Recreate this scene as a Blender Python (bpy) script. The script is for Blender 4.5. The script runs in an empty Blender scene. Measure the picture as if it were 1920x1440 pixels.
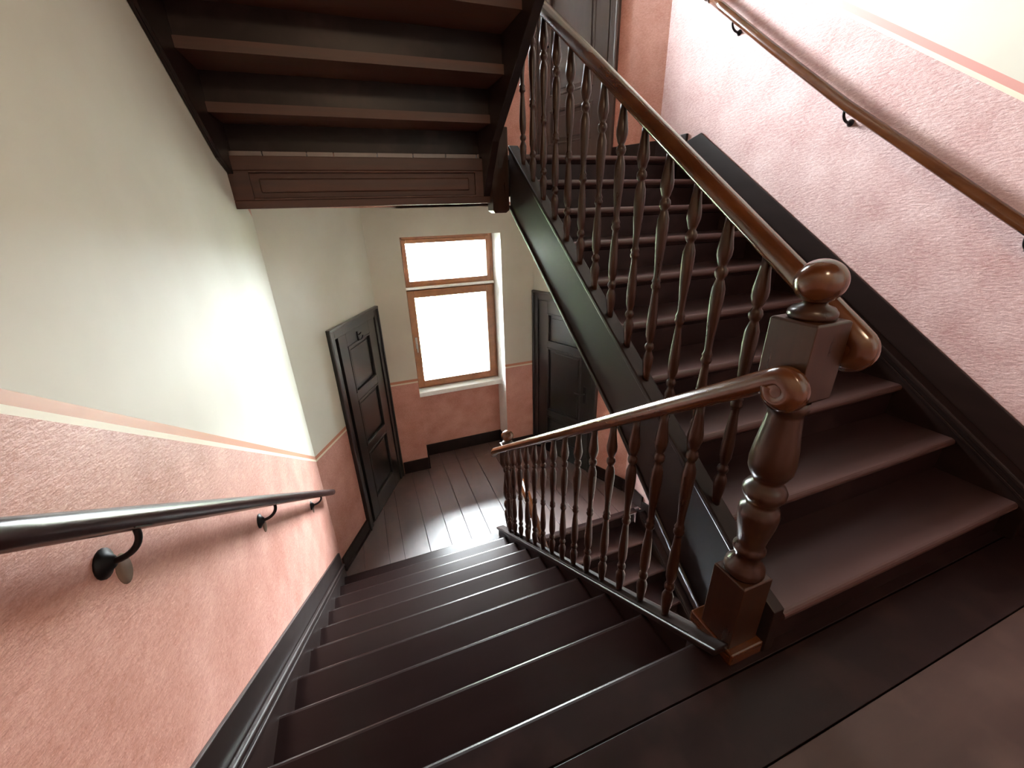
import bpy, math, random
from mathutils import Matrix, Vector
random.seed(7)
sc = bpy.context.scene
D = bpy.data

# ------------------------------------------------------------------ camera, sky, exposure
R0 = (0.935503, -0.352166, -0.028513); R1 = (-0.163687, -0.360472, -0.918295); R2 = (0.313114, 0.863735, -0.394868)
CAM_POS = (0.539095, -0.650892, 1.357789)
cam = D.objects.new('camera', D.cameras.new('camera'))
sc.collection.objects.link(cam)
cam.data.sensor_width = 36.0
cam.data.lens = 756.358 / 1920.0 * 36.0
cam.data.clip_start = 0.02
m = Matrix(((R0[0], -R1[0], -R2[0], CAM_POS[0]),
            (R0[1], -R1[1], -R2[1], CAM_POS[1]),
            (R0[2], -R1[2], -R2[2], CAM_POS[2]),
            (0, 0, 0, 1)))
cam.matrix_world = m
sc.camera = cam

SKY = 110.0
w = D.worlds.new('overcast_sky'); sc.world = w; w.use_nodes = True
bg = w.node_tree.nodes['Background']
bg.inputs[0].default_value = (0.90, 0.95, 1.0, 1)
bg.inputs[1].default_value = SKY

sc.view_settings.view_transform = 'Standard'
sc.view_settings.look = 'None'
sc.view_settings.gamma = 1.0
sc.view_settings.use_curve_mapping = False
sc.view_settings.exposure = 1.2
sc.cycles.diffuse_bounces = 8
sc.cycles.max_bounces = 14
sc.cycles.sample_clamp_indirect = 8.0

# daylight comes in through the two stair windows (portals only guide the sky light)
def portal(x, y, z, sx, sz):
    l = D.lights.new('window_daylight_portal', 'AREA'); l.shape = 'RECTANGLE'; l.size = sx; l.size_y = sz
    l.cycles.is_portal = True
    o = D.objects.new('window_daylight_portal', l); sc.collection.objects.link(o)
    o.location = (x, y, z); o.rotation_euler = (math.radians(-90), 0, 0)
    return o
for dz in (0.0, 3.4):
    portal(1.55, 4.30, 0.22 + dz, 1.06, 1.84)

# ------------------------------------------------------------------ constants of the place (metres)
RISE = 0.17; GO = 0.2557; SL = RISE / GO
H = 10 * RISE                      # half storey 1.70
XL, XR = -0.03, 3.05               # side walls
A0, A1 = 0.0, 1.405                # tread ends, flights going down to the window landing
B0, B1 = 1.62, 2.972               # tread ends, flights going up to the next landing
YB = -0.123                        # first nosing of the rising flight
YJ = 2.535                         # where the walls start to splay
YW = 3.89                          # window wall
XWL, XWR = 0.66, 2.50              # ends of the window wall
YBACK = -1.75
ZTOP = 4.85; ZBOT = -3.4
def capA(y): return 0.02 - 0.645 * y
def railA(y): return 0.947 - 0.677 * y
def capB(y): return 0.44 + 0.70 * (y - 0.262)
def railB(y): return 1.20 + 0.685 * (y - 0.109)
XA_ST, XA_CAP = (1.405, 1.45), (1.392, 1.466)
XB_ST, XB_CAP = (1.578, 1.622), (1.565, 1.636)
XRA, XRB = 1.43, 1.60

# ------------------------------------------------------------------ materials
MATS = {}
def new_mat(name):
    mt = D.materials.new(name); mt.use_nodes = True
    nt = mt.node_tree
    return mt, nt, nt.nodes['Principled BSDF']
def N(nt, t, **kw):
    n = nt.nodes.new(t)
    for k, v in kw.items(): setattr(n, k, v)
    return n
def wood(name, c1, c2, rough=0.35, scale=(3, 3, 40), bump=0.05, wear=None, coat=0.0, spec=0.5, coat_rough=0.15, pale_front=None, coat_ior=1.5, rv=0.09):
    mt, nt, b = new_mat(name)
    tc = N(nt, 'ShaderNodeTexCoord'); mp = N(nt, 'ShaderNodeMapping')
    mp.inputs['Scale'].default_value = scale
    nt.links.new(tc.outputs['Object'], mp.inputs['Vector'])
    no = N(nt, 'ShaderNodeTexNoise'); no.inputs['Scale'].default_value = 1.0
    no.inputs['Detail'].default_value = 6; no.inputs['Roughness'].default_value = 0.65
    nt.links.new(mp.outputs[0], no.inputs['Vector'])
    rp = N(nt, 'ShaderNodeValToRGB')
    rp.color_ramp.elements[0].position = 0.3; rp.color_ramp.elements[1].position = 0.72
    rp.color_ramp.elements[0].color = (*c1, 1); rp.color_ramp.elements[1].color = (*c2, 1)
    nt.links.new(no.outputs[0], rp.inputs[0])
    col = rp.outputs[0]
    if wear:
        n2 = N(nt, 'ShaderNodeTexNoise'); n2.inputs['Scale'].default_value = 5; n2.inputs['Detail'].default_value = 8
        nt.links.new(tc.outputs['Object'], n2.inputs['Vector'])
        r2 = N(nt, 'ShaderNodeValToRGB'); r2.color_ramp.elements[0].position = 0.52; r2.color_ramp.elements[1].position = 0.72
        nt.links.new(n2.outputs[0], r2.inputs[0])
        mx = N(nt, 'ShaderNodeMixRGB'); mx.inputs[2].default_value = (*wear, 1)
        nt.links.new(r2.outputs[0], mx.inputs[0]); nt.links.new(col, mx.inputs[1]); col = mx.outputs[0]
    if pale_front:                                  # paint paler towards the nosing
        c3, flip = pale_front
        sp = N(nt, 'ShaderNodeSeparateXYZ'); nt.links.new(tc.outputs['Generated'], sp.inputs[0])
        ad = N(nt, 'ShaderNodeMath', operation='MULTIPLY_ADD'); ad.inputs[1].default_value = -1.0 if flip else 1.0; ad.inputs[2].default_value = 1.0 if flip else 0.0
        nt.links.new(sp.outputs[1], ad.inputs[0])   # 0 at the nosing
        n4 = N(nt, 'ShaderNodeTexNoise'); n4.inputs['Scale'].default_value = 7; n4.inputs['Detail'].default_value = 6
        nt.links.new(tc.outputs['Object'], n4.inputs['Vector'])
        a2 = N(nt, 'ShaderNodeMath', operation='MULTIPLY_ADD'); a2.inputs[1].default_value = 0.2; nt.links.new(n4.outputs[0], a2.inputs[0]); nt.links.new(ad.outputs[0], a2.inputs[2])
        r4 = N(nt, 'ShaderNodeValToRGB'); r4.color_ramp.elements[0].position = 0.10; r4.color_ramp.elements[0].color = (1, 1, 1, 1); r4.color_ramp.elements[1].position = 0.60; r4.color_ramp.elements[1].color = (0, 0, 0, 1)
        nt.links.new(a2.outputs[0], r4.inputs[0])
        m4 = N(nt, 'ShaderNodeMixRGB'); m4.inputs[2].default_value = (*c3, 1)
        nt.links.new(r4.outputs[0], m4.inputs[0]); nt.links.new(col, m4.inputs[1]); col = m4.outputs[0]
    nt.links.new(col, b.inputs['Base Color'])
    mr = N(nt, 'ShaderNodeMapRange'); mr.inputs[3].default_value = max(rough - rv, 0.05); mr.inputs[4].default_value = rough + rv
    nt.links.new(no.outputs[0], mr.inputs[0]); nt.links.new(mr.outputs[0], b.inputs['Roughness'])
    b.inputs['Specular IOR Level'].default_value = spec
    b.inputs['Coat Weight'].default_value = coat
    b.inputs['Coat IOR'].default_value = coat_ior
    b.inputs['Coat Roughness'].default_value = coat_rough
    bp = N(nt, 'ShaderNodeBump'); bp.inputs['Strength'].default_value = bump; bp.inputs['Distance'].default_value = 0.004
    nt.links.new(no.outputs[0], bp.inputs['Height']); nt.links.new(bp.outputs[0], b.inputs['Normal'])
    MATS[name] = mt
    return mt
# grain stretched along y / x / z
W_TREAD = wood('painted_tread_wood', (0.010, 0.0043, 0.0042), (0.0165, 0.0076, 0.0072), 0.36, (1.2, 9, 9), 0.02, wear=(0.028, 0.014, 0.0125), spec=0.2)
W_TREAD_A = wood('painted_tread_wood_down', (0.010, 0.0043, 0.0042), (0.0165, 0.0076, 0.0072), 0.24, (1.2, 9, 9), 0.02, pale_front=((0.0155, 0.0073, 0.0068), True), spec=0.2, rv=0.03)
W_TREAD_B = wood('painted_tread_wood_up', (0.016, 0.007, 0.0068), (0.026, 0.0125, 0.0117), 0.3, (1.2, 9, 9), 0.02, pale_front=((0.062, 0.031, 0.027), False), spec=0.4, rv=0.03)  # same paint as the descending treads, lightened in colour to stand for more light
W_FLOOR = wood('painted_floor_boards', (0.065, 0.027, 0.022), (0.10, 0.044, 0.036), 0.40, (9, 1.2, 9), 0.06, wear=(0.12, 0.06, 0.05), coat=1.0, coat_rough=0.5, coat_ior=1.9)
W_NEAR = wood('brown_floor_boards', (0.035, 0.017, 0.0135), (0.055, 0.028, 0.022), 0.45, (1.2, 9, 9), 0.06, wear=(0.065, 0.035, 0.027))  # paler brown than the boards at the stair edge
W_STRING = wood('dark_stained_string_wood', (0.010, 0.005, 0.0042), (0.019, 0.0092, 0.0075), 0.38, (14, 1.5, 6), 0.06, spec=0.25)
W_BARE = wood('bare_red_brown_softwood', (0.034, 0.009, 0.0038), (0.07, 0.02, 0.0085), 0.5, (1.4, 22, 22), 0.08)
W_TURN = wood('turned_brown_wood', (0.019, 0.0066, 0.0034), (0.042, 0.0158, 0.0074), 0.3, (25, 25, 2.5), 0.04, spec=0.38)
W_RAIL = wood('polished_handrail_wood', (0.05, 0.0145, 0.005), (0.105, 0.033, 0.0105), 0.2, (20, 1.5, 8), 0.02, coat=0.3, rv=0.03)
W_WRAIL = wood('dark_wall_rail_wood', (0.016, 0.0065, 0.006), (0.03, 0.012, 0.0105), 0.26, (8, 1.5, 8), 0.0, spec=0.35, rv=0.015)
W_DOOR = wood('black_brown_door_wood', (0.013, 0.0125, 0.012), (0.0165, 0.0155, 0.0145), 0.3, (12, 12, 1.6), 0.004, coat=0.8, coat_rough=0.22, rv=0.02)
W_DOOR2 = wood('brown_door_wood', (0.062, 0.043, 0.038), (0.08, 0.056, 0.049), 0.32, (12, 12, 1.6), 0.006, rv=0.03)
W_WIN = wood('chestnut_window_wood', (0.16, 0.055, 0.02), (0.27, 0.105, 0.042), 0.4, (10, 10, 10), 0.03)

def plain(name, col, rough=0.5, metal=0.0):
    mt, nt, b = new_mat(name)
    tc = N(nt, 'ShaderNodeTexCoord'); no = N(nt, 'ShaderNodeTexNoise')
    no.inputs['Scale'].default_value = 30; no.inputs['Detail'].default_value = 4
    nt.links.new(tc.outputs['Object'], no.inputs['Vector'])
    rp = N(nt, 'ShaderNodeValToRGB')
    rp.color_ramp.elements[0].color = (*[c * 0.88 for c in col], 1); rp.color_ramp.elements[1].color = (*[min(1, c * 1.08) for c in col], 1)
    nt.links.new(no.outputs[0], rp.inputs[0]); nt.links.new(rp.outputs[0], b.inputs['Base Color'])
    b.inputs['Roughness'].default_value = rough; b.inputs['Metallic'].default_value = metal
    return mt
M_IRON = plain('black_wrought_iron', (0.012, 0.011, 0.012), 0.45, 0.6)
M_WHITE = plain('white_painted_sill', (0.86, 0.85, 0.82), 0.45)
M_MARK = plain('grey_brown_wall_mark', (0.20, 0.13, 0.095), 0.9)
M_METAL = plain('dull_steel', (0.35, 0.34, 0.33), 0.35, 0.9)
M_CEIL = plain('ceiling_plaster', (0.74, 0.71, 0.64), 0.9)

def glass():
    mt = D.materials.new('window_glass'); mt.use_nodes = True; nt = mt.node_tree; nt.nodes.clear()
    out = N(nt, 'ShaderNodeOutputMaterial'); tr = N(nt, 'ShaderNodeBsdfTransparent'); gl = N(nt, 'ShaderNodeBsdfGlossy')
    gl.inputs['Roughness'].default_value = 0.02; tr.inputs[0].default_value = (0.95, 0.97, 0.96, 1)
    fr = N(nt, 'ShaderNodeFresnel'); fr.inputs[0].default_value = 1.45
    mx = N(nt, 'ShaderNodeMixShader')
    nt.links.new(fr.outputs[0], mx.inputs[0]); nt.links.new(tr.outputs[0], mx.inputs[1]); nt.links.new(gl.outputs[0], mx.inputs[2])
    nt.links.new(mx.outputs[0], out.inputs[0])
    return mt
M_GLASS = glass()

def wall_mat(name, slope, y0, z0, ymin, ymax, dmax=1.6, pink=((0.43, 0.175, 0.128), (0.66, 0.355, 0.295)), bs=0.5, ns=85, stripe_col=(0.50, 0.21, 0.125)):
    """cream wall with a pink rough-cast dado; the painted edge line lies at z = z0 + slope*(clamp(y)-y0), repeating each storey"""
    mt, nt, b = new_mat(name)
    L = nt.links.new
    ge = N(nt, 'ShaderNodeNewGeometry'); sp = N(nt, 'ShaderNodeSeparateXYZ'); L(ge.outputs['Position'], sp.inputs[0])
    def math_(op, a, bb=None, clamp=False):
        n = N(nt, 'ShaderNodeMath', operation=op); n.use_clamp = clamp
        for i, v in enumerate((a, bb)):
            if v is None: continue
            if isinstance(v, (int, float)): n.inputs[i].default_value = v
            else: L(v, n.inputs[i])
        return n.outputs[0]
    yc = math_('MAXIMUM', math_('MINIMUM', sp.outputs[1], ymax), ymin)
    edge = math_('ADD', math_('MULTIPLY', math_('SUBTRACT', yc, y0), slope), z0)
    dm = math_('FLOORED_MODULO', math_('SUBTRACT', sp.outputs[2], edge), 2 * H)   # 0..3.4, dado is the last part below the edge
    dep = math_('SUBTRACT', 2 * H, dm)                                            # depth below the edge
    n1 = N(nt, 'ShaderNodeTexNoise'); n1.inputs['Scale'].default_value = ns; n1.inputs['Detail'].default_value = 5; n1.inputs['Roughness'].default_value = 0.7
    n2 = N(nt, 'ShaderNodeTexNoise'); n2.inputs['Scale'].default_value = 5; n2.inputs['Detail'].default_value = 4
    n3 = N(nt, 'ShaderNodeTexNoise'); n3.inputs['Scale'].default_value = 1.6; n3.inputs['Detail'].default_value = 5
    mp = N(nt, 'ShaderNodeMapping'); mp.inputs['Rotation'].default_value = (math.radians(35), 0, 0); mp.inputs['Scale'].default_value = (1, 0.6, 1.5)
    L(ge.outputs['Position'], mp.inputs[0])
    L(mp.outputs[0], n1.inputs['Vector'])
    for n in (n2, n3): L(ge.outputs['Position'], n.inputs['Vector'])
    pk = N(nt, 'ShaderNodeValToRGB')
    pk.color_ramp.elements[0].position = 0.34; pk.color_ramp.elements[0].color = (*pink[0], 1)
    pk.color_ramp.elements[1].position = 0.66; pk.color_ramp.elements[1].color = (*pink[1], 1)
    mxn = math_('ADD', math_('MULTIPLY', n1.outputs[0], 0.55), math_('MULTIPLY', n2.outputs[0], 0.45))
    L(mxn, pk.inputs[0])
    cr = N(nt, 'ShaderNodeValToRGB')
    cr.color_ramp.elements[0].position = 0.3; cr.color_ramp.elements[0].color = (0.57, 0.535, 0.455, 1)
    cr.color_ramp.elements[1].position = 0.7; cr.color_ramp.elements[1].color = (0.65, 0.625, 0.55, 1)
    L(n3.outputs[0], cr.inputs[0])
    def mix(fac, a, c):
        n = N(nt, 'ShaderNodeMixRGB'); L(fac, n.inputs[0])
        for i, v in ((1, a), (2, c)):
            if isinstance(v, tuple): n.inputs[i].default_value = v
            else: L(v, n.inputs[i])
        return n.outputs[0]
    is_dado = math_('LESS_THAN', dep, dmax)
    base = mix(is_dado, cr.outputs[0], pk.outputs[0])
    line = math_('LESS_THAN', dep, 0.050)
    stripe = math_('LESS_THAN', dep, 0.031)
    base = mix(line, base, (0.74, 0.66, 0.53, 1))
    base = mix(stripe, base, (*stripe_col, 1))
    L(base, b.inputs['Base Color'])
    rg = N(nt, 'ShaderNodeMapRange'); rg.inputs[3].default_value = 0.7; rg.inputs[4].default_value = 0.48   # the dado is glossy oil paint
    L(is_dado, rg.inputs[0]); L(rg.outputs[0], b.inputs['Roughness'])
    b.inputs['Specular IOR Level'].default_value = 0.5
    # rough-cast relief only on the dado
    hgt = math_('MULTIPLY', n1.outputs[0], math_('MULTIPLY', is_dado, math_('GREATER_THAN', dep, 0.05)))
    h2 = math_('ADD', hgt, math_('MULTIPLY', n2.outputs[0], 0.08))
    bp = N(nt, 'ShaderNodeBump'); bp.inputs['Strength'].default_value = bs; bp.inputs['Distance'].default_value = 0.006
    L(h2, bp.inputs['Height']); L(bp.outputs[0], b.inputs['Normal'])
    return mt
M_WALL_L = wall_mat('wall_paint_left', -SL, 0.0, 1.25, 0.0, YJ)
M_WALL_R = wall_mat('wall_paint_right', SL, YB, 0.17 + 1.225, YB, 2.30, pink=((0.50, 0.27, 0.255), (0.74, 0.52, 0.51)), bs=1.0, ns=62, stripe_col=(0.60, 0.29, 0.255))
M_WALL_F = wall_mat('wall_paint_landing', 0.0, 0.0, -0.437, -10, 10, 1.54)
M_WALL_B = wall_mat('wall_paint_back', 0.0, 0.0, 1.25, -10, 10)

# ------------------------------------------------------------------ mesh helpers
class MB:
    def __init__(s): s.v = []; s.f = []; s.mi = []; s.sm = []
    def add(s, vs, fs, mi=0, smooth=False):
        o = len(s.v); s.v += [tuple(v) for v in vs]
        for f in fs: s.f.append([o + i for i in f]); s.mi.append(mi); s.sm.append(smooth)
        return s
    def box(s, x0, x1, y0, y1, z0, z1, mi=0):
        return s.add([(x0, y0, z0), (x1, y0, z0), (x1, y1, z0), (x0, y1, z0), (x0, y0, z1), (x1, y0, z1), (x1, y1, z1), (x0, y1, z1)],
                     [(0, 3, 2, 1), (4, 5, 6, 7), (0, 1, 5, 4), (1, 2, 6, 5), (2, 3, 7, 6), (3, 0, 4, 7)], mi)
    def prism_x(s, pts, x0, x1, mi=0, mis=None):
        """closed polygon of (y,z), extruded in x"""
        a = sum(pts[i][0] * pts[(i + 1) % len(pts)][1] - pts[(i + 1) % len(pts)][0] * pts[i][1] for i in range(len(pts)))
        if a < 0:
            pts = pts[::-1]
            if mis: mis = mis[::-1][1:] + mis[::-1][:1]
        n = len(pts)
        vs = [(x0, y, z) for y, z in pts] + [(x1, y, z) for y, z in pts]
        s.add(vs, [list(range(n))[::-1], list(range(n, 2 * n))], mi)
        for i in range(n):
            j = (i + 1) % n
            s.f.append([len(s.v) - 2 * n + i, len(s.v) - 2 * n + j, len(s.v) - n + j, len(s.v) - n + i])
            s.mi.append(mis[i] if mis else mi); s.sm.append(False)
        return s
    def prism_z(s, pts, z0, z1, mi=0):
        a = sum(pts[i][0] * pts[(i + 1) % len(pts)][1] - pts[(i + 1) % len(pts)][0] * pts[i][1] for i in range(len(pts)))
        if a < 0: pts = pts[::-1]
        n = len(pts)
        vs = [(x, y, z0) for x, y in pts] + [(x, y, z1) for x, y in pts]
        return s.add(vs, [list(range(n))[::-1], list(range(n, 2 * n))] + [[i, (i + 1) % n, n + (i + 1) % n, n + i] for i in range(n)], mi)
    def lathe(s, prof, seg=20, cx=0, cy=0, mi=0, axis='z'):
        """prof: list of (r,z)"""
        n = len(prof); vs = []
        for r, z in prof:
            for k in range(seg):
                a = 2 * math.pi * k / seg
                p = (cx + r * math.cos(a), cy + r * math.sin(a), z)
                if axis == 'x': p = (z, cx + r * math.cos(a), cy + r * math.sin(a))
                vs.append(p)
        fs = [[i * seg + k, i * seg + (k + 1) % seg, (i + 1) * seg + (k + 1) % seg, (i + 1) * seg + k] for i in range(n - 1) for k in range(seg)]
        s.add(vs, fs, mi, True)
        o = len(s.v) - n * seg
        s.f.append([o + k for k in range(seg)][::-1]); s.mi.append(mi); s.sm.append(False)
        s.f.append([o + (n - 1) * seg + k for k in range(seg)]); s.mi.append(mi); s.sm.append(False)
        return s
    def sweep(s, path, prof, up=(0, 0, 1), mi=0, smooth=True, scales=None):
        """prof = (side, up) section swept along path points"""
        n = len(path); m_ = len(prof); path = [Vector(p) for p in path]; vs = []
        for i, p in enumerate(path):
            t = (path[min(i + 1, n - 1)] - path[max(i - 1, 0)]).normalized()
            side = t.cross(Vector(up))
            if side.length < 1e-5: side = Vector((1, 0, 0))
            side.normalize(); u = side.cross(t)
            k = scales[i] if scales else 1
            for a, b_ in prof: vs.append(p + side * a * k + u * b_ * k)
        fs = [[i * m_ + k, i * m_ + (k + 1) % m_, (i + 1) * m_ + (k + 1) % m_, (i + 1) * m_ + k] for i in range(n - 1) for k in range(m_)]
        s.add(vs, fs, mi, smooth)
        o = len(s.v) - n * m_
        s.f.append([o + k for k in range(m_)][::-1]); s.mi.append(mi); s.sm.append(False)
        s.f.append([o + (n - 1) * m_ + k for k in range(m_)]); s.mi.append(mi); s.sm.append(False)
        return s
    def sweep_x(s, path, prof, xc, mi=0):
        """section swept along a (y,z) path in the plane x = xc; side axis stays x (no flips on scrolls)"""
        n = len(path); m_ = len(prof); vs = []
        for i, (y, z) in enumerate(path):
            a = path[max(i - 1, 0)]; b_ = path[min(i + 1, n - 1)]
            ty, tz = b_[0] - a[0], b_[1] - a[1]; l = math.hypot(ty, tz) or 1; ty /= l; tz /= l
            ny, nz = -tz, ty
            for sx, u in prof: vs.append((xc + sx, y + ny * u, z + nz * u))
        fs = [[i * m_ + k, i * m_ + (k + 1) % m_, (i + 1) * m_ + (k + 1) % m_, (i + 1) * m_ + k] for i in range(n - 1) for k in range(m_)]
        s.add(vs, fs, mi, True)
        o = len(s.v) - n * m_
        s.f.append([o + k for k in range(m_)][::-1]); s.mi.append(mi); s.sm.append(False)
        s.f.append([o + (n - 1) * m_ + k for k in range(m_)]); s.mi.append(mi); s.sm.append(False)
        return s
    def mesh(s, name, mats):
        me = D.meshes.new(name); me.from_pydata(s.v, [], s.f); 
        for mt in (mats if isinstance(mats, (list, tuple)) else [mats]): me.materials.append(mt)
        me.polygons.foreach_set('material_index', s.mi); me.polygons.foreach_set('use_smooth', s.sm)
        import bmesh
        bm = bmesh.new(); bm.from_mesh(me); bmesh.ops.recalc_face_normals(bm, faces=bm.faces); bm.to_mesh(me); bm.free()
        me.update()
        return me
    def build(s, name, mats, parent=None, bevel=0.0, loc=None):
        return link(name, s.mesh(name, mats), parent, bevel, loc)
def link(name, me, parent=None, bevel=0.0, loc=None):
    o = D.objects.new(name, me); sc.collection.objects.link(o)
    if parent: o.parent = parent
    if loc: o.location = loc
    if bevel:
        b = o.modifiers.new('bevel', 'BEVEL'); b.width = bevel; b.segments = 2; b.limit_method = 'ANGLE'; b.angle_limit = math.radians(40)
        b.harden_normals = False
    return o
def thing(name, label, cat, loc=(0, 0, 0), rotz=0, group=None):
    o = D.objects.new(name, None); sc.collection.objects.link(o); o.location = loc; o.rotation_euler = (0, 0, rotz)
    o.empty_display_size = 0.1
    o['label'] = label; o['category'] = cat
    if group: o['group'] = group
    return o
def tag(o, label, cat, group=None):
    o['label'] = label; o['category'] = cat
    if group: o['group'] = group
    return o
def struct(o, label, cat):
    o['kind'] = 'structure'; o['label'] = label; o['category'] = cat
    return o
def clip(poly, ax, v, keep_less):
    out = []
    for i in range(len(poly)):
        a, b = poly[i], poly[(i + 1) % len(poly)]
        ia = (a[ax] <= v) == keep_less; ib = (b[ax] <= v) == keep_less
        if ia: out.append(a)
        if ia != ib:
            t = (v - a[ax]) / (b[ax] - a[ax]); out.append((a[0] + t * (b[0] - a[0]), a[1] + t * (b[1] - a[1])))
    return out

# ------------------------------------------------------------------ room shell
mb = MB().box(XL - 0.3, XL, YBACK - 0.3, YJ, ZBOT - 0.2, ZTOP)
struct(mb.build('wall_left', M_WALL_L), 'cream wall with sloping pink dado beside the descending stairs', 'wall')
mb = MB().box(XR, XR + 0.3, YBACK - 0.3, YJ, ZBOT - 0.2, ZTOP)
struct(mb.build('wall_right', M_WALL_R), 'brightly lit wall with sloping pink dado beside the rising stairs', 'wall')
mb = MB().box(XL, XR, YBACK - 0.3, YBACK, ZBOT - 0.2, ZTOP)
struct(mb.build('wall_back', M_WALL_B), 'cream and pink wall behind the viewer', 'wall')
WX0, WX1 = 1.0, 2.1
mb = MB()
mb.box(XWL - 0.25, WX0, YW, 4.45, ZBOT - 0.2, ZTOP); mb.box(WX1, XWR + 0.25, YW, 4.45, ZBOT - 0.2, ZTOP)
mb.box(WX0, WX1, YW, 4.45, ZBOT - 0.2, -H - 0.29)
for dz in (0, 2 * H):
    mb.box(WX0, WX1, 4.20, 4.45, -H - 0.29 + dz, -0.76 + dz)          # niche wall under the window
    mb.box(WX0, WX1, YW, 4.45, 1.135 + dz, (H - 0.29 if dz == 0 else ZTOP))
wf = mb.build('wall_far', [M_WALL_F, M_WHITE])
for p in wf.data.polygons:
    if abs(p.normal.x) > 0.9 and (abs(p.center.x - WX0) < 1e-3 or abs(p.center.x - WX1) < 1e-3): p.material_index = 1
    if p.normal.z < -0.9 and WX0 < p.center.x < WX1 and p.center.z > 0: p.material_index = 1
struct(wf, 'window wall of the landings with a niche under each window', 'wall')

# splayed walls with a door opening on each landing
SPL = {}
def splay(name, P, Q, s0, s1, sgn, label, doors):
    u = (Vector(Q) - Vector(P)); Ln = u.length; u.normalize()
    ang = math.atan2(u.y, u.x)
    o = D.objects.new(name, None)
    mb = MB(); T = -0.28 * sgn
    def bx(a, b, z0, z1): mb.box(a, b, min(0, T), max(0, T), z0, z1)
    bx(-0.05, s0, ZBOT - 0.2, ZTOP); bx(s1, Ln + 0.12, ZBOT - 0.2, ZTOP)
    prev = ZBOT - 0.2
    for zf in doors:
        bx(s0, s1, prev, zf); prev = zf + 2.085
    bx(s0, s1, prev, ZTOP)
    w_ = mb.build(name, M_WALL_F); w_.location = (P[0], P[1], 0); w_.rotation_euler = (0, 0, ang)
    struct(w_, label, 'wall')
    SPL[name] = (P, ang, Ln)
splay('wall_far_left', (XL, YJ), (XWL, YW), 0.60, 1.415, -1, 'slanted cream and pink wall around the left landing door', [-H])
splay('wall_far_right', (XR, YJ), (XWR, YW), 0.53, 1.375, 1, 'slanted cream and pink wall around the right landing doors', [-H, H])

# ceilings
struct(MB().box(XL - 0.3, XR + 0.3, YBACK - 0.3, 4.45, ZTOP, ZTOP + 0.2).build('ceiling', M_CEIL), 'plain plaster ceiling over the stairwell', 'ceiling')

# ------------------------------------------------------------------ landings
OUT = [(XL, 2.238), (XR, 2.238), (XR, YJ), (XWR, YW), (WX1, YW), (WX1, 4.2), (WX0, 4.2), (WX0, YW), (XWL, YW), (XL, YJ)]
def landing(name, z, label, joints):
    root = thing(name, label, 'floor'); root['kind'] = 'structure'; root.location = (0, 0, z)
    MB().prism_z(OUT, -0.255, -0.03).build('landing_slab', [W_STRING, M_CEIL], root)
    for p in root.children[0].data.polygons:
        if p.normal.z < -0.5: p.material_index = 1
    for a, b in zip(joints[:-1], joints[1:]):
        for poly in ([(XL, 2.238), (XR, 2.238), (XR, YJ), (XWR, YW), (XWL, YW), (XL, YJ)], [(WX0, YW), (WX1, YW), (WX1, 4.2), (WX0, 4.2)]):
            p = clip(clip(poly, 0, a + 0.0025, False), 0, b - 0.0025, True)
            if len(p) > 2:
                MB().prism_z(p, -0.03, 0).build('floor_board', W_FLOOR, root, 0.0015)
    return root
J1 = [-0.05, 0.15, 0.377, 0.52, 0.766, 0.98, 1.185, 1.388, 1.63, 1.885, 2.10, 2.33, 2.543, 2.78, 3.06]
lf = landing('floor_lower_landing', -H, 'dark red-brown board floor of the lower landing below the bright window', J1)
uf = landing('floor_upper_landing', H, 'board floor of the upper landing behind the rising stairs', J1)
# trimmer with a long moulded panel that closes the upper landing above the descending flight
def trimmer(root, z):
    mb = MB(); x0, x1 = XL, 1.452; y = 2.19; z0, z1 = z + 1.408 - H, z + 1.70 - H - 0.03
    mb.box(x0, x1, y - 0.004, y + 0.03, z0, z1)
    mb.box(x0, x1, y - 0.020, y, z0, z0 + 0.042); mb.box(x0, x1, y - 0.020, y, z1 - 0.07, z1)
    mb.box(x0, x0 + 0.10, y - 0.020, y, z0 + 0.042, z1 - 0.07); mb.box(x1 - 0.10, x1, y - 0.020, y, z0 + 0.042, z1 - 0.07)
    t = mb.build('trimmer_board', W_BARE, root, 0.003); t.location = (0, 0, 0)
    m2 = MB().box(x0 + 0.14, x1 - 0.14, y - 0.015, y, z0 + 0.080, z1 - 0.110)
    m2.build('raised_panel', W_BARE, t, 0.008)
    m3 = MB(); m3.box(x0 + 0.10, x1 - 0.10, y - 0.026, y, z0 + 0.042, z0 + 0.054); m3.box(x0 + 0.10, x1 - 0.10, y - 0.026, y, z1 - 0.082, z1 - 0.07)
    m3.build('panel_moulding', W_BARE, t, 0.003)
trimmer(uf, 0.0)

# our own landing: boards run across, the front one is the nosing of the descending flight
nf = thing('floor', 'dark board floor of the landing at the head of the descending stairs', 'floor'); nf['kind'] = 'structure'
MB().box(XL, XR, YBACK, -0.035, -0.285, -0.03).build('landing_slab', W_STRING, nf)
def nosed(y_front, y_back, ztop, x0, x1, th=0.036):
    """tread section with a half-round nosing; y_front is the nosing side"""
    d = 1 if y_back > y_front else -1; r = th / 2
    pts = [(y_front + d * r * (1 - math.sin(a)), ztop - r + r * math.cos(a)) for a in [math.pi * k / 8 for k in range(9)]]
    pts += [(y_back, ztop - th), (y_back, ztop)]
    mis = [0] * (len(pts)); mis[len(pts) - 3] = 1; mis[len(pts) - 2] = 1
    return pts, mis
pts, mis = nosed(0.0, -0.128, 0.0, 0, 0)
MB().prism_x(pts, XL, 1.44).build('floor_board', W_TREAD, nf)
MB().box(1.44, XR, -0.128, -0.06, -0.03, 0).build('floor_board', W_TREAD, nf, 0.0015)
ys = [-0.132, -0.335, -0.60, -0.86, -1.12, -1.40, YBACK]
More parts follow.
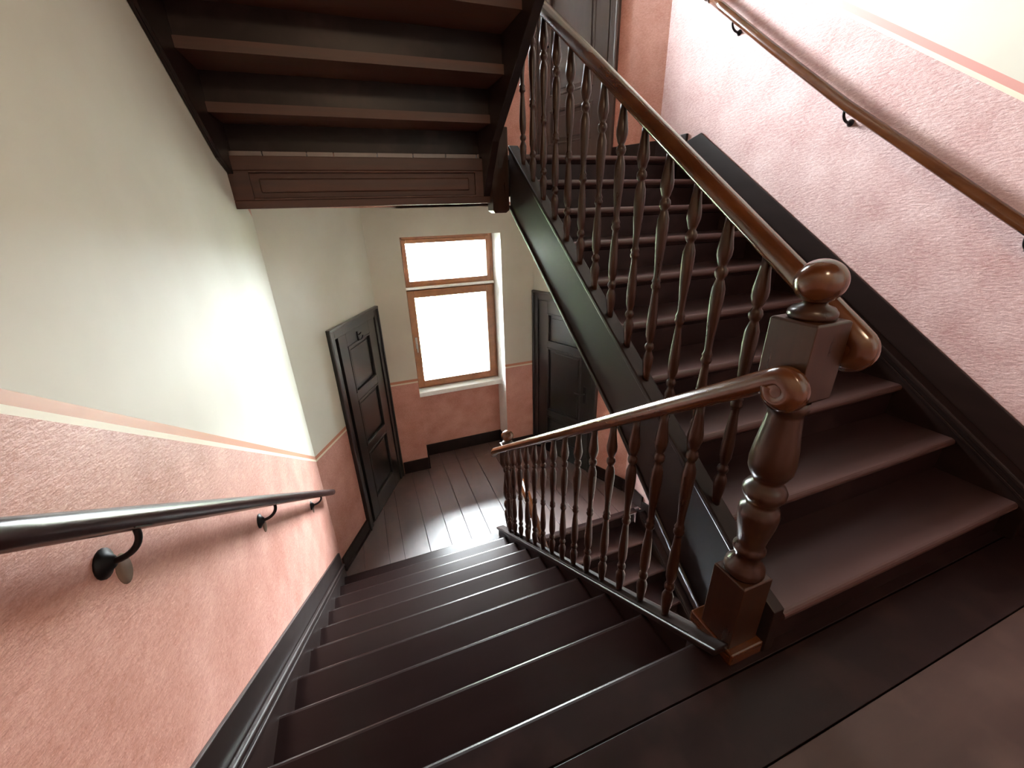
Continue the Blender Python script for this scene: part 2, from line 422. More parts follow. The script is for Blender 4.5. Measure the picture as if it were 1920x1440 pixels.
for i, (a, b) in enumerate(zip(ys[:-1], ys[1:])):
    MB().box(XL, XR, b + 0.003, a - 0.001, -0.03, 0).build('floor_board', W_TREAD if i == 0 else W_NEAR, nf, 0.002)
# landing of the storey above (closes the view over our heads) and the one below
sb = thing('floor_storey_above', 'board landing of the storey above overhead', 'floor'); sb['kind'] = 'structure'
MB().box(XL, XR, YBACK, -0.03, 2 * H - 0.285, 2 * H).build('landing_slab', W_BARE, sb)
gb = thing('floor_storey_below', 'board landing at the foot of the lowest flight', 'floor'); gb['kind'] = 'structure'
MB().box(XL, XR, YBACK, 2.2, ZBOT - 0.2, ZBOT).build('landing_slab', W_TREAD, gb)

# ------------------------------------------------------------------ stair flights
def slope_band(y0, y1, fa, fb):
    return [(y0, fa(y0)), (y1, fa(y1)), (y1, fb(y1)), (y0, fb(y0))]
def flight_down(z, label, full=True):
    """flight that goes down away from us, between the left wall and the well"""
    root = thing('stair_flight', label, 'staircase', (0, 0, z))
    nose = lambda y: -SL * y
    for k in range(1, 10):
        pts, mis = nosed(k * GO, (k - 1) * GO - 0.075, -k * RISE, 0, 0, 0.042)
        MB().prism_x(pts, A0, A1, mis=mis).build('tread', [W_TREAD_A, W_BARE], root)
    for k in range(0, 10):
        y = k * GO - 0.03
        mb = MB(); mb.box(A0, A1, y - 0.022, y, -(k + 1) * RISE, -k * RISE - 0.042)
        o = mb.build('riser', [W_TREAD], root)
        MB().prism_x([(y, -k * RISE - 0.036), (y + 0.016, -k * RISE - 0.036), (y + 0.010, -k * RISE - 0.050), (y, -k * RISE - 0.056)], A0, A1).build('nosing_mould', W_TREAD, o)
    # inner string with cap
    yb = (H - 0.37) / SL
    pts = [(0.03, capA(0.03) - 0.02), (2.255, capA(2.255) - 0.02), (2.255, -H - 0.02), (2.185, -H - 0.02), (2.185, -H - 0.27), (1.95, -0.37 - SL * 1.95), (0.03, -0.37 - SL * 0.03)]
    st = MB().prism_x(pts, *XA_ST).build('inner_string', [W_STRING], root, 0.003)
    cp = MB().prism_x(slope_band(-0.085, 2.275, capA, lambda y: capA(y) - 0.03), *XA_CAP).build('string_cap', W_STRING, st, 0.006)
    MB().prism_x(slope_band(0.03, 2.16, lambda y: capA(y) + 0.004, lambda y: capA(y) - 0.002), 1.402, 1.408).build('cap_bead', W_STRING, cp)
    # wall string: tall plain board with a moulded lower board
    yb2 = (H - 0.43) / SL
    top = lambda y: 0.243 - SL * y
    ws = MB().prism_x([(-0.10, 0.243), (0.0, top(0)), (2.405, top(2.405)), (2.455, -H), (2.185, -H), (2.185, -0.43 - SL * 2.185 + 0.06), (2.0, -0.43 - SL * 2.0), (0, -0.43), (-0.10, -0.28)], XL + 0.002, XL + 0.016).build('wall_string', [W_STRING], root, 0.003)
    low = lambda y: 0.095 - SL * y
    MB().prism_x([(-0.10, 0.095), (0.0, low(0)), (2.385, low(2.385)), (2.44, -H), (2.185, -H), (2.185, -0.43 - SL * 2.185 + 0.06), (2.0, -0.43 - SL * 2.0), (0, -0.43), (-0.10, -0.28)], XL + 0.016, A0).build('wall_string_board', [W_STRING], ws, 0.002)
    m2 = MB(); m2.prism_x(slope_band(-0.10, 2.39, lambda y: low(y) + 0.022, lambda y: low(y) - 0.004), XL + 0.016, A0 + 0.010)
    m2.build('string_moulding', W_STRING, ws, 0.006)
    m2 = MB(); m2.prism_x(slope_band(-0.10, 2.38, lambda y: low(y) - 0.02, lambda y: low(y) - 0.036), A0 - 0.002, A0 + 0.007)
    m2.build('string_moulding', W_STRING, ws, 0.003)
    return root
def flight_up(z, label):
    """flight that rises away from us, between the well and the right wall"""
    root = thing('stair_flight', label, 'staircase', (0, 0, z))
    nose = lambda y: RISE + SL * (y - YB)
    for k in range(1, 11):
        yf = YB + (k - 1) * GO
        pts, mis = nosed(yf, yf + (GO + 0.03 if k < 10 else 0.06), k * RISE, 0, 0)
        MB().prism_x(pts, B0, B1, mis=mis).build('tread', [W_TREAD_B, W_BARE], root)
        y = yf + 0.03
        o = MB().box(B0, B1, y, y + 0.022, (k - 1) * RISE, k * RISE - 0.036).build('riser', [W_TREAD, W_BARE], root)
        for p in o.data.polygons:
            if p.normal.y > 0.5: p.material_index = 1
        MB().prism_x([(y, k * RISE - 0.036), (y - 0.016, k * RISE - 0.036), (y - 0.010, k * RISE - 0.050), (y, k * RISE - 0.056)], B0, B1).build('nosing_mould', W_TREAD, o)
    bot = lambda y: capB(y) - 0.385 - 0.06 * min(1, max(0, (0.75 - y) / 0.45))
    y0 = -0.02
    pts = [(YB + 0.01, 0.0), (YB + 0.01, 0.185), (0.0, capB(0.0) - 0.02), (2.14, capB(2.14) - 0.02), (2.14, bot(2.14)), (0.75, bot(0.75)), (0.30, bot(0.30)), (0.06, bot(0.06)), (-0.03, -0.13), (-0.03, 0.0)]
    st = MB().prism_x(pts, *XB_ST).build('inner_string', [W_STRING], root, 0.003)
    MB().prism_x(slope_band(0.0, 2.12, capB, lambda y: capB(y) - 0.03), *XB_CAP).build('string_cap', W_STRING, st, 0.006)
    yy = (0.06, 0.30, 0.75, 2.14)
    MB().prism_x([(y, bot(y) + 0.022) for y in yy] + [(y, bot(y) - 0.004) for y in yy[::-1]], XB_ST[0] - 0.010, XB_ST[1]).build('lower_bead', W_STRING, st, 0.005)
    # wall string
    top = lambda y: nose(y) + 0.222
    low = lambda y: nose(y) + 0.055
    by = lambda y: nose(y) - 0.40
    ws = MB().prism_x([(YB - 0.10, 0.0), (YB - 0.10, top(YB - 0.10)), (2.05, top(2.05)), (2.19, H + 0.10), (2.19, by(2.19)), (0.15, by(0.15)), (0.0, 0.0)], XR - 0.018, XR - 0.002).build('wall_string', W_STRING, root, 0.003)
    MB().prism_x([(YB - 0.03, 0.0), (YB - 0.03, low(YB - 0.03)), (2.13, low(2.13)), (2.19, H), (2.19, by(2.19)), (0.15, by(0.15)), (0.0, 0.0)], B1, XR - 0.018).build('wall_string_board', W_STRING, ws, 0.003)
    MB().prism_x(slope_band(YB - 0.03, 2.12, lambda y: low(y) + 0.024, lambda y: low(y) - 0.004), B1 - 0.012, XR - 0.018).build('string_moulding', W_STRING, ws, 0.007)
    MB().prism_x(slope_band(YB - 0.02, 2.10, lambda y: low(y) - 0.022, lambda y: low(y) - 0.038), B1 - 0.008, B1 + 0.004).build('string_moulding', W_STRING, ws, 0.003)
    return root
flight_down(0.0, 'dark wooden flight going down from the viewer to the lower window landing')
flight_down(2 * H, 'open underside of the wooden flight overhead with red-brown treads and risers')
flight_up(0.0, 'dark wooden flight rising on the right along the bright pink wall')
flight_up(-2 * H, 'wooden flight going down from the lower landing, seen between the balusters')

# ------------------------------------------------------------------ turned balusters, rails, newels
BP = [(0.0, .0150), (.04, .0165), (.085, .0205), (.125, .0225), (.148, .0165), (.158, .0130), (.166, .0175), (.178, .0200), (.190, .0175), (.198, .0130),
      (.205, .0150), (.235, .0200), (.285, .0210), (.36, .0180), (.43, .0140), (.448, .0135), (.455, .0175), (.466, .0195), (.478, .0165), (.486, .0185), (.496, .0160), (.505, .0135),
      (.56, .0155), (.63, .0195), (.70, .0225), (.745, .0215), (.772, .0160), (.780, .0130), (.790, .0185), (.803, .0210), (.816, .0185), (.825, .0130),
      (.838, .0170), (.865, .0240), (.885, .0245), (.92, .0200), (.96, .0165), (1.0, .0150)]
BAL = MB().lathe([(r * 0.94 if r > 0.0165 else r * 0.86, t) for t, r in BP], 14).mesh('baluster', W_TURN)
RAILP = [(0.031 * math.copysign(abs(math.cos(a)) ** 0.75, math.cos(a)), 0.0285 * math.copysign(abs(math.sin(a)) ** 0.85, math.sin(a))) for a in [2 * math.pi * k / 20 for k in range(20)]]
# a grooved lower edge
RAILP = [(x * (1.0 if u > -0.012 else 0.80), u) for x, u in RAILP]
def spiral(cy, cz, r0, r1, a0, a1, n=26):
    return [(cy + (r0 + (r1 - r0) * k / n) * math.cos(a0 + (a1 - a0) * k / n), cz + (r0 + (r1 - r0) * k / n) * math.sin(a0 + (a1 - a0) * k / n)) for k in range(n + 1)]
def banister(z, label, xr, cap, rail, ylist, path, core, group=None):
    root = thing('banister', label, 'banister', (0, 0, z), group=group)
    hm = MB().sweep_x(path, RAILP, xr)
    hm.lathe([(0.004, xr - 0.029), (0.022, xr - 0.0285), (0.034, xr - 0.026), (0.034, xr + 0.026), (0.022, xr + 0.0285), (0.004, xr + 0.029)], 24, cx=core[0], cy=core[1], axis='x')
    hm.build('handrail', W_RAIL, root)
    for y in ylist:
        z0 = cap(y) - 0.012; z1 = rail(y) - 0.022
        o = link('baluster', BAL, root, loc=(xr, y, z0)); o.scale = (1, 1, z1 - z0)
        o.rotation_euler = (0, 0, random.uniform(0, 6.28))
    return root
# rail over the descending flight: straight, then a scroll that rolls over and down at the near newel
pA = [(2.345, railA(2.345) - 0.035), (2.335, railA(2.335) - 0.012), (2.315, railA(2.315))] + [(y, railA(y)) for y in (1.8, 1.2, 0.6, 0.2, 0.05, 0.0, -0.03)]
c = math.atan2(0.677, -1)   # heading towards -y, up
r_ = 0.030
hy, hz = -1 / math.hypot(1, 0.677), 0.677 / math.hypot(1, 0.677)
# centre lies below the rail
ny, nz = -0.677 / math.hypot(1, 0.677), -1 / math.hypot(1, 0.677)
cy, cz = -0.045 + ny * r_, railA(-0.045) + nz * r_
a0 = math.atan2(-nz, -ny)
coreA = (cy, cz)
pA += spiral(cy, cz, r_, 0.025, a0, a0 + math.radians(315))[1:]
yA = [0.165 + 0.1395 * i for i in range(14)]
banister(0.0, 'dark banister with turned balusters along the descending flight, rail end scrolled at the near newel', XRA, capA, railA, yA, pA, coreA)
# rail over the rising flight
pB = [(2.10, railB(2.10))] + [(y, railB(y)) for y in (1.6, 1.0, 0.5, 0.1, 0.0, -0.05, -0.07)]
ny, nz = 0.685 / math.hypot(1, 0.685), -1 / math.hypot(1, 0.685)
cy, cz = -0.095 + ny * 0.030, railB(-0.095) + nz * 0.030
a0 = math.atan2(-nz, -ny)
coreB = (cy, cz)
pB += spiral(cy, cz, 0.030, 0.025, a0, a0 + math.radians(300))[1:]
yBl = [0.184 + 0.147 * i for i in range(13)]
banister(0.0, 'banister with turned balusters and polished rail rising along the right flight', XRB, capB, railB, yBl, pB, coreB)
banister(-2 * H, 'banister of the flight below, glimpsed between the nearer balusters at the lower landing', XRB, capB, railB, yBl, pB, coreB)

def newel(loc, label, zb0, zb1, zs1, zt1, plinth=False, drop=False):
    root = thing('newel_post', label, 'newel post', loc)
    h = 0.057
    def block(z0, z1, name, ch=0.014):
        vs = []; levels = [(z0, h - ch), (z0 + ch, h), (z1 - 0.004, h), (z1, h - 0.004)]
        mb = MB()
        for z, q in levels: vs += [(-q, -q, z), (q, -q, z), (q, q, z), (-q, q, z)]
        fs = [[i * 4 + k, i * 4 + (k + 1) % 4, i * 4 + 4 + (k + 1) % 4, i * 4 + 4 + k] for i in range(3) for k in range(4)] + [[0, 3, 2, 1], [12, 13, 14, 15]]
        mb.add(vs, fs); return mb.build(name, W_TURN, root, 0.002)
    block(zb0, zb1, 'pedestal', 0.016 if drop else 0.003)
    L = zs1 - zb1
    prof = [(0, .052), (.02, .057), (.05, .055), (.075, .044), (.10, .037), (.135, .036), (.145, .043), (.165, .045), (.18, .040), (.195, .037),
            (.24, .041), (.32, .050), (.385, .054), (.42, .050), (.435, .040), (.45, .037), (.47, .046), (.50, .055), (.525, .056), (.55, .048), (.57, .036), (.585, .035),
            (.60, .044), (.64, .055), (.69, .057), (.76, .053), (.84, .046), (.92, .041), (.94, .041), (.955, .048), (1.0, .048)]
    MB().lathe([(r, zb1 + t * L) for t, r in prof], 28).build('turned_shaft', W_TURN, root)
    block(zs1, zt1, 'upper_block', 0.014)
    cap_ = [(0.046, zt1), (0.050, zt1 + 0.006), (0.050, zt1 + 0.016), (0.042, zt1 + 0.026), (0.026, zt1 + 0.032), (0.024, zt1 + 0.038)]
    cl = MB().lathe(cap_, 28).build('finial_collar', W_TURN, root)
    rb = 0.052; zc = zt1 + 0.034 + rb * 0.93
    ball = [(max(0.002, rb * math.cos(a)), zc + rb * 0.95 * math.sin(a)) for a in [-math.pi / 2 + math.pi * k / 20 for k in range(21)]]
    MB().lathe(ball, 32).build('ball_finial', W_RAIL, root)
    return root
nn = newel((1.505, -0.032, 0), 'near newel post with turned shaft, square block and ball finial between both flights', 0.05, 0.315, 0.905, 1.11)
MB().box(-0.062, 0.072, -0.078, 0.10, 0.0, 0.05).build('plinth', W_RAIL, nn, 0.006)
newel((1.505, 2.170, -H), 'far newel post whose ball finial shows above the rail at the lower landing', -0.355, 0.14, 0.98, 1.215, drop=True)
newel((1.505, 2.170, H), 'newel post of the upper landing with a square drop end hanging below the panel', -0.355, 0.14, 0.98, 1.215, drop=True)

# ------------------------------------------------------------------ wall handrails on iron brackets
RP2 = [(0.022 * math.copysign(abs(math.cos(a)) ** 0.9, math.cos(a)), 0.024 * math.sin(a)) for a in [2 * math.pi * k / 16 for k in range(16)]]
def bracket(root, y, zw, zr, xw, xr, sg, mark):
    mb = MB(); pts = []
    for k in range(11):
        a = math.pi / 2 * k / 10
        pts.append((xw + sg * 0.012 + (xr - xw - sg * 0.012) * math.sin(a), y, zw + (zr - 0.03 - zw) * (1 - math.cos(a))))
    pts.append((xr, y, zr - 0.012))
    circ = [(0.0065 * math.cos(a), 0.0065 * math.sin(a)) for a in [2 * math.pi * k / 10 for k in range(10)]]
    mb.sweep(pts, circ, up=(0, 1, 0))
    b = mb.build('iron_bracket', M_IRON, root)
    ro = MB().lathe([(0.002, 0.0), (0.031, 0.0), (0.031, 0.004), (0.020, 0.010), (0.011, 0.020), (0.002, 0.022)], 18, axis='x')
    o = ro.build('rosette', M_IRON, b); o.location = (xw, y, zw)
    if sg < 0: o.scale = (-1, 0.55, 0.55)
    pl_ = MB().box(-0.015, 0.015, -0.03, 0.03, -0.004, 0.0).build('rail_plate', M_IRON, b, 0.001); pl_.location = (xr, y, zr - 0.020)
    pl_.rotation_euler = (math.atan2(-0.70 if sg > 0 else 0.72, 1), 0, 0)
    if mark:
        mk = MB().lathe([(0.002, 0.0), (0.029, 0.0), (0.029, 0.0008), (0.002, 0.001)], 18, axis='x').build('oval_wall_mark', M_MARK, b)  # flat grey-brown oval on the wall beside the rosette
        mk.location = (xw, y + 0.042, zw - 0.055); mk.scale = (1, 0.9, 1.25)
def zl(y): return 0.965 - 0.70 * y
wh = thing('wall_handrail', 'dark wall handrail on curved iron brackets beside the descending stairs', 'handrail')
MB().sweep([(0.045, y, zl(y)) for y in (-0.40, 0.0, 0.6, 1.2, 1.8, 2.46)] + [(0.045, 2.475, zl(2.475))], RP2, scales=[1] * 6 + [0.8]).build('rail', W_WRAIL, wh)
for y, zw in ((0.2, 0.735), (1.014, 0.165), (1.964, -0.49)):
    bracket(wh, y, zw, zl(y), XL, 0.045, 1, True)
wr = thing('wall_handrail', 'brown wall handrail with knob end crossing the bright pink wall on the right', 'handrail')
pr = [(-0.45, 0.80), (0.22, 1.247), (1.031, 1.806), (1.55, 2.195), (2.055, 2.585)]
def zr_(y):
    for (a, za), (b, zb) in zip(pr[:-1], pr[1:]):
        if y <= b: return za + (zb - za) * (y - a) / (b - a)
ysr = [-0.45 + 2.505 * k / 24 for k in range(25)]
MB().sweep([(2.982, y, zr_(min(y, 2.055))) for y in ysr], RP2).build('rail', W_RAIL, wr)
kb = MB().sweep([(2.982, 2.045 + 0.01 * k, zr_(2.055) - 0.004 + 0.0075 * k) for k in range(7)], [(0.024 * math.cos(a), 0.026 * math.sin(a)) for a in [2 * math.pi * k / 16 for k in range(16)]], scales=[1, 1.2, 0.75, 0.75, 1.2, 1.25, 0.7])
kb.build('end_knob', W_TURN, wr)
for y in (0.20, 1.02, 1.849):
    bracket(wr, y, zr_(y) - 0.075, zr_(y), XR, 2.982, -1, False)

# ------------------------------------------------------------------ doors
def door(name, wall, zf, s0, s1, sgn, mat, panels, label, hook=False, handle=True, hs=1, gap=0.02):
    P, ang, Ln = SPL[wall]
    root = D.objects.new(name, None); sc.collection.objects.link(root); root.location = (P[0], P[1], zf); root.rotation_euler = (0, 0, ang)
    struct(root, label, 'door')
    def Y(a, b): return (min(a * sgn, b * sgn), max(a * sgn, b * sgn))
    def bx(mb, a, b, d0, d1, z0, z1): mb.box(a, b, *Y(d0, d1), z0, z1)
    cw = 0.085; ht = 2.085
    cs = MB()
    for a, b in ((s0 - cw, s0), (s1, s1 + cw)):
        bx(cs, a, b, -0.002, 0.022, 0, ht + cw)
    bx(cs, s0, s1, -0.002, 0.022, ht, ht + cw)
    casing = cs.build('casing', mat, root, 0.003)
    m2 = MB()
    bx(m2, s0 - cw, s0 - cw + 0.026, 0, 0.038, 0, ht + cw); bx(m2, s1 + cw - 0.026, s1 + cw, 0, 0.038, 0, ht + cw); bx(m2, s0 - cw, s1 + cw, 0, 0.040, ht + cw - 0.026, ht + cw + 0.002)
    m2.build('casing_moulding', mat, casing, 0.007)
    m3 = MB()
    bx(m3, s0 - 0.002, s0 + 0.018, -0.13, 0.006, 0, ht); bx(m3, s1 - 0.018, s1 + 0.002, -0.13, 0.006, 0, ht); bx(m3, s0, s1, -0.13, 0.016, ht - 0.018, ht)
    m3.build('jamb', mat, root, 0.002)
    a, b = s0 + gap, s1 - 0.02; O = 0.055; d0, d1 = -0.085 + O, -0.042 + O
    st = 0.135
    lf = MB(); bx(lf, a, a + st, d0, d1, 0.008, ht - 0.02); bx(lf, b - st, b, d0, d1, 0.008, ht - 0.02)
    edges = [ht - 0.02] + [z for p in panels for z in p] + [0.008]
    for i in range(0, len(edges), 2): bx(lf, a + st, b - st, d0, d1, edges[i + 1], edges[i])
    leaf = lf.build('leaf', mat, root, 0.002)
    for (zt, zb_) in panels:
        pm = MB(); xa, xb = a + st, b - st
        bx(pm, xa, xb, -0.078 + O, -0.066 + O, zb_, zt)
        bx(pm, xa + 0.055, xb - 0.055, -0.070 + O, -0.057 + O, zb_ + 0.055, zt - 0.055)
        p_ = pm.build('panel', mat, leaf, 0.006)
        fr = MB()
        bx(fr, xa, xb, -0.066 + O, -0.036 + O, zb_, zb_ + 0.022); bx(fr, xa, xb, -0.066 + O, -0.036 + O, zt - 0.022, zt)
        bx(fr, xa, xa + 0.022, -0.066 + O, -0.036 + O, zb_, zt); bx(fr, xb - 0.022, xb, -0.066 + O, -0.036 + O, zb_, zt)
        fr.build('panel_moulding', mat, leaf, 0.007)
    if hook:
        hm = MB(); cx = (a + b) / 2 - 0.02; zz = ht - 0.115
        circ = [(0.006 * math.cos(t), 0.006 * math.sin(t)) for t in [2 * math.pi * k / 8 for k in range(8)]]
        dd = lambda d: d * sgn
        hm.sweep([(cx, dd(-0.042 + O), zz + 0.025), (cx, dd(-0.02 + O), zz + 0.03), (cx, dd(O), zz + 0.05)], circ, up=(1, 0, 0))
        arc = [(cx + 0.05 * math.sin(t), dd(-0.012 + O), zz + 0.0 - 0.04 * math.cos(t) + 0.02) for t in [math.radians(-75 + 15 * k) for k in range(11)]]
        hm.sweep(arc, circ, up=(0, 1, 0))
        bx(hm, cx - 0.012, cx + 0.012, -0.043 + O, -0.030 + O, zz - 0.03, zz + 0.06)
        hm.build('coat_hook', M_IRON, leaf)
    if handle:
        hx = (b - 0.07) if hs > 0 else (a + 0.07)
        h2 = MB(); bx(h2, hx - 0.02, hx + 0.02, -0.042 + O, -0.036 + O, 0.93, 1.14)
        circ = [(0.008 * math.cos(t), 0.008 * math.sin(t)) for t in [2 * math.pi * k / 10 for k in range(10)]]
        h2.sweep([(hx, (O - 0.04) * sgn, 1.05), (hx, (O + 0.01) * sgn, 1.05), (hx - hs * 0.03, (O + 0.016) * sgn, 1.05), (hx - hs * 0.11, (O + 0.016) * sgn, 1.045)], circ)
        h2.build('door_handle', M_IRON, leaf)
    th = MB(); bx(th, s0, s1, -0.13, 0.004, -0.004, 0.007); th.build('threshold', mat, root)
    # plain backing behind the leaf
    bk = MB(); bx(bk, s0, s1, -0.16, -0.10, 0, ht); bk.build('door_back', mat, root)
    return root
door('door_1', 'wall_far_left', -H, 0.60, 1.415, -1, W_DOOR, [(1.945, 1.465), (1.385, 0.865), (0.785, 0.215)], 'dark panelled door with a coat hook on the slanted left wall of the lower landing', hook=True, handle=False, gap=0.06)
door('door_2', 'wall_far_right', -H, 0.53, 1.375, 1, W_DOOR, [(1.92, 1.565), (1.495, 0.63), (0.555, 0.22)], 'dark panelled door right of the window, half hidden behind the rising flight', hs=-1)
door('door_3', 'wall_far_right', H, 0.53, 1.375, 1, W_DOOR2, [(1.92, 1.565), (1.495, 0.66), (0.555, 0.25)], 'brown panelled door of the upper landing seen through the banister', hs=1)

# baseboards
def baseboard(name, wall, zf, spans, sgn, label):
    P, ang, Ln = SPL[wall]
    mb = MB(); m2 = MB()
    for a, b in spans:
        for q, d, z0, z1 in ((mb, 0.020, 0.0, 0.155), (m2, 0.030, 0.0, 0.030)):
            y0, y1 = (0, d) if sgn > 0 else (-d, 0)
            q.box(a, b, y0, y1, z0, z1)
    o = mb.build(name, W_STRING, None, 0.004); o.location = (P[0], P[1], zf); o.rotation_euler = (0, 0, ang)
    m2.build('quarter_round', W_STRING, o, 0.008)
    struct(o, label, 'baseboard')
baseboard('baseboard_lower_left', 'wall_far_left', -H, [(-0.005, 0.513)], -1, 'dark baseboard left of the coat-hook door')
baseboard('baseboard_lower_right', 'wall_far_right', -H, [(0.0, 0.443)], 1, 'dark baseboard under the pink wall right of the half-hidden door')
baseboard('baseboard_upper_right', 'wall_far_right', H, [(0.0, 0.443)], 1, 'dark baseboard beside the upper landing door')
for nm, zf in (('baseboard_lower_window', -H), ('baseboard_upper_window', H)):
    mb = MB()
    mb.box(XWL + 0.03, WX0 - 0.0, YW - 0.02, YW, zf, zf + 0.165); mb.box(WX1, XWR - 0.03, YW - 0.02, YW, zf, zf + 0.165)
    mb.box(WX0, WX1, 4.18, 4.20, zf, zf + 0.165); mb.box(WX0, WX0 + 0.02, YW - 0.02, 4.18, zf, zf + 0.165); mb.box(WX1 - 0.02, WX1, YW - 0.02, 4.18, zf, zf + 0.165)
    struct(mb.build(nm, W_STRING, None, 0.004), 'dark baseboard around the niche below the ' + ('lower' if zf < 0 else 'upper') + ' window', 'baseboard')
o = MB().box(XR - 0.022, XR, YJ - 0.345, YJ, H, H + 0.155).build('baseboard_upper_side', W_STRING, None, 0.004); struct(o, 'short dark baseboard at the top of the rising flight', 'baseboard')
o = MB().box(XR - 0.022, XR, YJ - 0.345, YJ, -H, -H + 0.155).build('baseboard_lower_side', W_STRING, None, 0.004); struct(o, 'short dark baseboard at the head of the lowest flight', 'baseboard')
o = MB().box(XR - 0.020, XR, YBACK, YB - 0.10, 0, 0.20).build('baseboard_right', W_STRING, None, 0.004); struct(o, 'dark baseboard along the right wall of the near landing', 'baseboard')
o = MB().box(XL, XL + 0.020, YBACK, -0.10, 0, 0.20).build('baseboard_left', W_STRING, None, 0.004); struct(o, 'dark baseboard along the left wall of the near landing', 'baseboard')

# ------------------------------------------------------------------ windows
def window(name, dz, label):
    root = D.objects.new(name, None); sc.collection.objects.link(root); root.location = (1.55, 4.22, dz); struct(root, label, 'window')
    x = 0.55; zb, zt = -0.70, 1.135; ztr = 0.565
    fr = MB()
    fr.box(-x, -x + 0.05, -0.02, 0.06, zb, zt); fr.box(x - 0.05, x, -0.02, 0.06, zb, zt)
    fr.box(-x + 0.05, x - 0.05, -0.02, 0.06, zt - 0.05, zt); fr.box(-x + 0.05, x - 0.05, -0.02, 0.06, zb, zb + 0.05)
    fr.box(-x + 0.05, x - 0.05, -0.02, 0.06, ztr - 0.035, ztr + 0.035)
    f = fr.build('window_frame', W_WIN, root, 0.004)
    MB().box(-x + 0.01, x - 0.01, -0.062, -0.02, ztr - 0.016, ztr + 0.010).build('transom_ledge', M_WHITE, f, 0.004)  # wood like the frame; the white colour stands for light falling on it
    def sash(nm, x0, x1, z0, z1, wd, y0, y1):
        s = MB(); s.box(x0, x0 + wd, y0, y1, z0, z1); s.box(x1 - wd, x1, y0, y1, z0, z1); s.box(x0 + wd, x1 - wd, y0, y1, z1 - wd, z1); s.box(x0 + wd, x1 - wd, y0, y1, z0, z0 + wd)
        so = s.build(nm, W_WIN, root, 0.005)
        MB().box(x0 + wd - 0.005, x1 - wd + 0.005, (y0 + y1) / 2 - 0.002, (y0 + y1) / 2 + 0.002, z0 + wd - 0.005, z1 - wd + 0.005).build('pane', M_GLASS, so)
        return so
    sash('upper_sash', -x + 0.04, x - 0.04, ztr + 0.03, zt - 0.04, 0.045, -0.03, 0.03)
    ls = sash('lower_sash', -x + 0.03, x - 0.03, zb + 0.02, ztr - 0.03, 0.085, -0.045, 0.02)
    hd = MB(); hx = -x + 0.072
    hd.box(hx - 0.012, hx + 0.012, -0.052, -0.044, -0.16, -0.02); hd.box(hx - 0.006, hx + 0.006, -0.085, -0.05, -0.10, -0.088); hd.box(hx - 0.007, hx + 0.007, -0.088, -0.076, -0.20, -0.085)
    hd.build('window_handle', M_METAL, ls, 0.002)
    MB().box(-x, x, -0.165, 0.0, zb - 0.06, zb).build('window_sill', M_WHITE, root, 0.006)
    return root
window('window_1', 0.0, 'bright brown-framed window above the lower landing')
window('window_2', 2 * H, 'brown-framed window of the upper landing, hidden above the overhead flight')

# ------------------------------------------------------------------ opal globe lamp under the landing above our heads
def opal():
    mt, nt, b = new_mat('lit_opal_glass')
    tc = N(nt, 'ShaderNodeTexCoord'); no = N(nt, 'ShaderNodeTexNoise'); no.inputs['Scale'].default_value = 3
    nt.links.new(tc.outputs['Object'], no.inputs['Vector'])
    rp = N(nt, 'ShaderNodeValToRGB'); rp.color_ramp.elements[0].color = (1, 0.66, 0.42, 1); rp.color_ramp.elements[1].color = (1, 0.72, 0.48, 1)
    nt.links.new(no.outputs[0], rp.inputs[0]); nt.links.new(rp.outputs[0], b.inputs['Emission Color']); b.inputs['Emission Strength'].default_value = 2
    return mt
lp = thing('ceiling_lamp', 'round opal glass ceiling lamp above the near landing behind the viewer', 'lamp', (0.9, -1.15, 2 * H - 0.285))
MB().lathe([(0.002, 0.0), (0.075, 0.0), (0.075, -0.025), (0.045, -0.045), (0.002, -0.046)], 24).build('lamp_base', M_METAL, lp)
MB().lathe([(0.03, -0.04)] + [(0.11 * math.sin(a), -0.145 + 0.11 * math.cos(a)) for a in [math.radians(20 + 8 * k) for k in range(20)]] + [(0.004, -0.255)], 28).build('lamp_globe', opal(), lp)
pl_ = D.lights.new('lamp_light', 'POINT'); pl_.energy = 18; pl_.color = (1, 0.72, 0.48); pl_.shadow_soft_size = 0.11
po = D.objects.new('lamp_light', pl_); sc.collection.objects.link(po); po.location = (0.9, -1.15, 2 * H - 0.285 - 0.40)

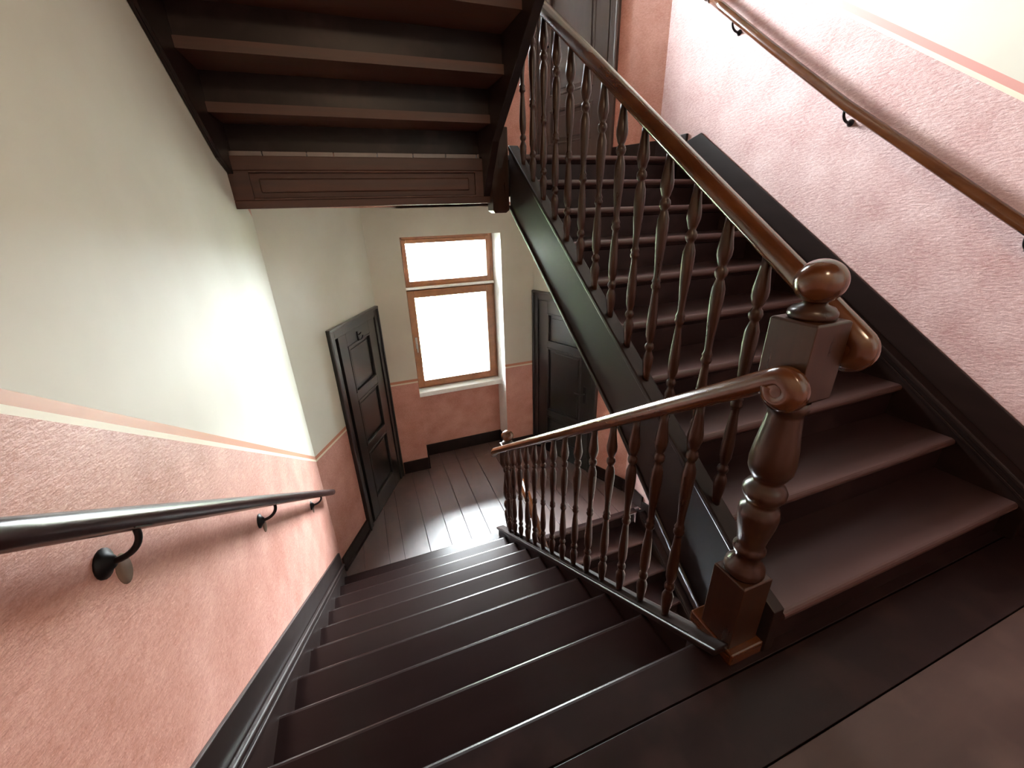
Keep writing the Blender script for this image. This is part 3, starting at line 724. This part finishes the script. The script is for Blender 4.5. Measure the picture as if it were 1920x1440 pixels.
# ------------------------------------------------------------------ outside: pale gravel yard and leafy trees before the windows
def leaf_mat():
    mt, nt, b = new_mat('green_leaves')
    oi = N(nt, 'ShaderNodeNewGeometry'); no = N(nt, 'ShaderNodeTexNoise'); no.inputs['Scale'].default_value = 2.5
    nt.links.new(oi.outputs['Position'], no.inputs['Vector'])
    rp = N(nt, 'ShaderNodeValToRGB'); rp.color_ramp.elements[0].color = (0.15, 0.205, 0.10, 1); rp.color_ramp.elements[1].color = (0.33, 0.40, 0.24, 1)
    nt.links.new(no.outputs[0], rp.inputs[0]); nt.links.new(rp.outputs[0], b.inputs['Base Color']); b.inputs['Roughness'].default_value = 0.5
    return mt
M_LEAF = leaf_mat(); M_BARK = plain('grey_bark', (0.16, 0.12, 0.09), 0.9); M_GRAVEL = plain('pale_gravel', (0.36, 0.35, 0.31), 0.95)
ZG = -5.0
g = MB().box(-40, 43, 4.6, 70, ZG - 0.2, ZG).build('ground', M_GRAVEL); struct(g, 'pale ground of the yard outside the window', 'ground')
def tree(x, y, h, rad, seed):
    rnd = random.Random(seed)
    t = thing('tree', 'leafy green tree outside the stair window, washed out by glare', 'tree', (x, y, ZG), group='trees in the yard outside the window')
    circ = [(math.cos(a), math.sin(a)) for a in [2 * math.pi * k / 10 for k in range(10)]]
    MB().sweep([(0, 0, 0), (0.05, 0, h * 0.35), (-0.05, 0.1, h * 0.6), (0, 0, h * 0.9)], [(0.16 * a, 0.16 * b) for a, b in circ], up=(0, 1, 0), scales=[1.3, 1, 0.7, 0.2]).build('trunk', M_BARK, t)
    mb = MB()
    blobs = [(rnd.gauss(0, rad * 0.45), rnd.gauss(0, rad * 0.45), h * rnd.uniform(0.42, 0.95), rad * rnd.uniform(0.35, 0.6)) for _ in range(16)]
    for _ in range(4200):
        bx_, by_, bz_, br = rnd.choice(blobs)
        d = Vector((rnd.gauss(0, 1), rnd.gauss(0, 1), rnd.gauss(0, 1))).normalized() * br * rnd.uniform(0.6, 1.0)
        p = Vector((bx_, by_, bz_)) + d
        u = Vector((rnd.gauss(0, 1), rnd.gauss(0, 1), rnd.gauss(0, 1))).normalized(); v = u.orthogonal().normalized()
        a = rnd.uniform(0.07, 0.12)
        mb.add([p - u * a * 1.5, p + v * a * 0.7, p + u * a * 1.5, p - v * a * 0.7], [(0, 1, 2, 3)])
    f = mb.build('foliage', M_LEAF, t); f['kind'] = 'stuff'
for i, (x, y, h, rad) in enumerate(((-4.9, 10.0, 5.6, 2.0), (1.4, 11.5, 6.0, 2.2), (7.8, 10.5, 5.6, 2.0))):
    tree(x, y, h, rad, 11 + i)
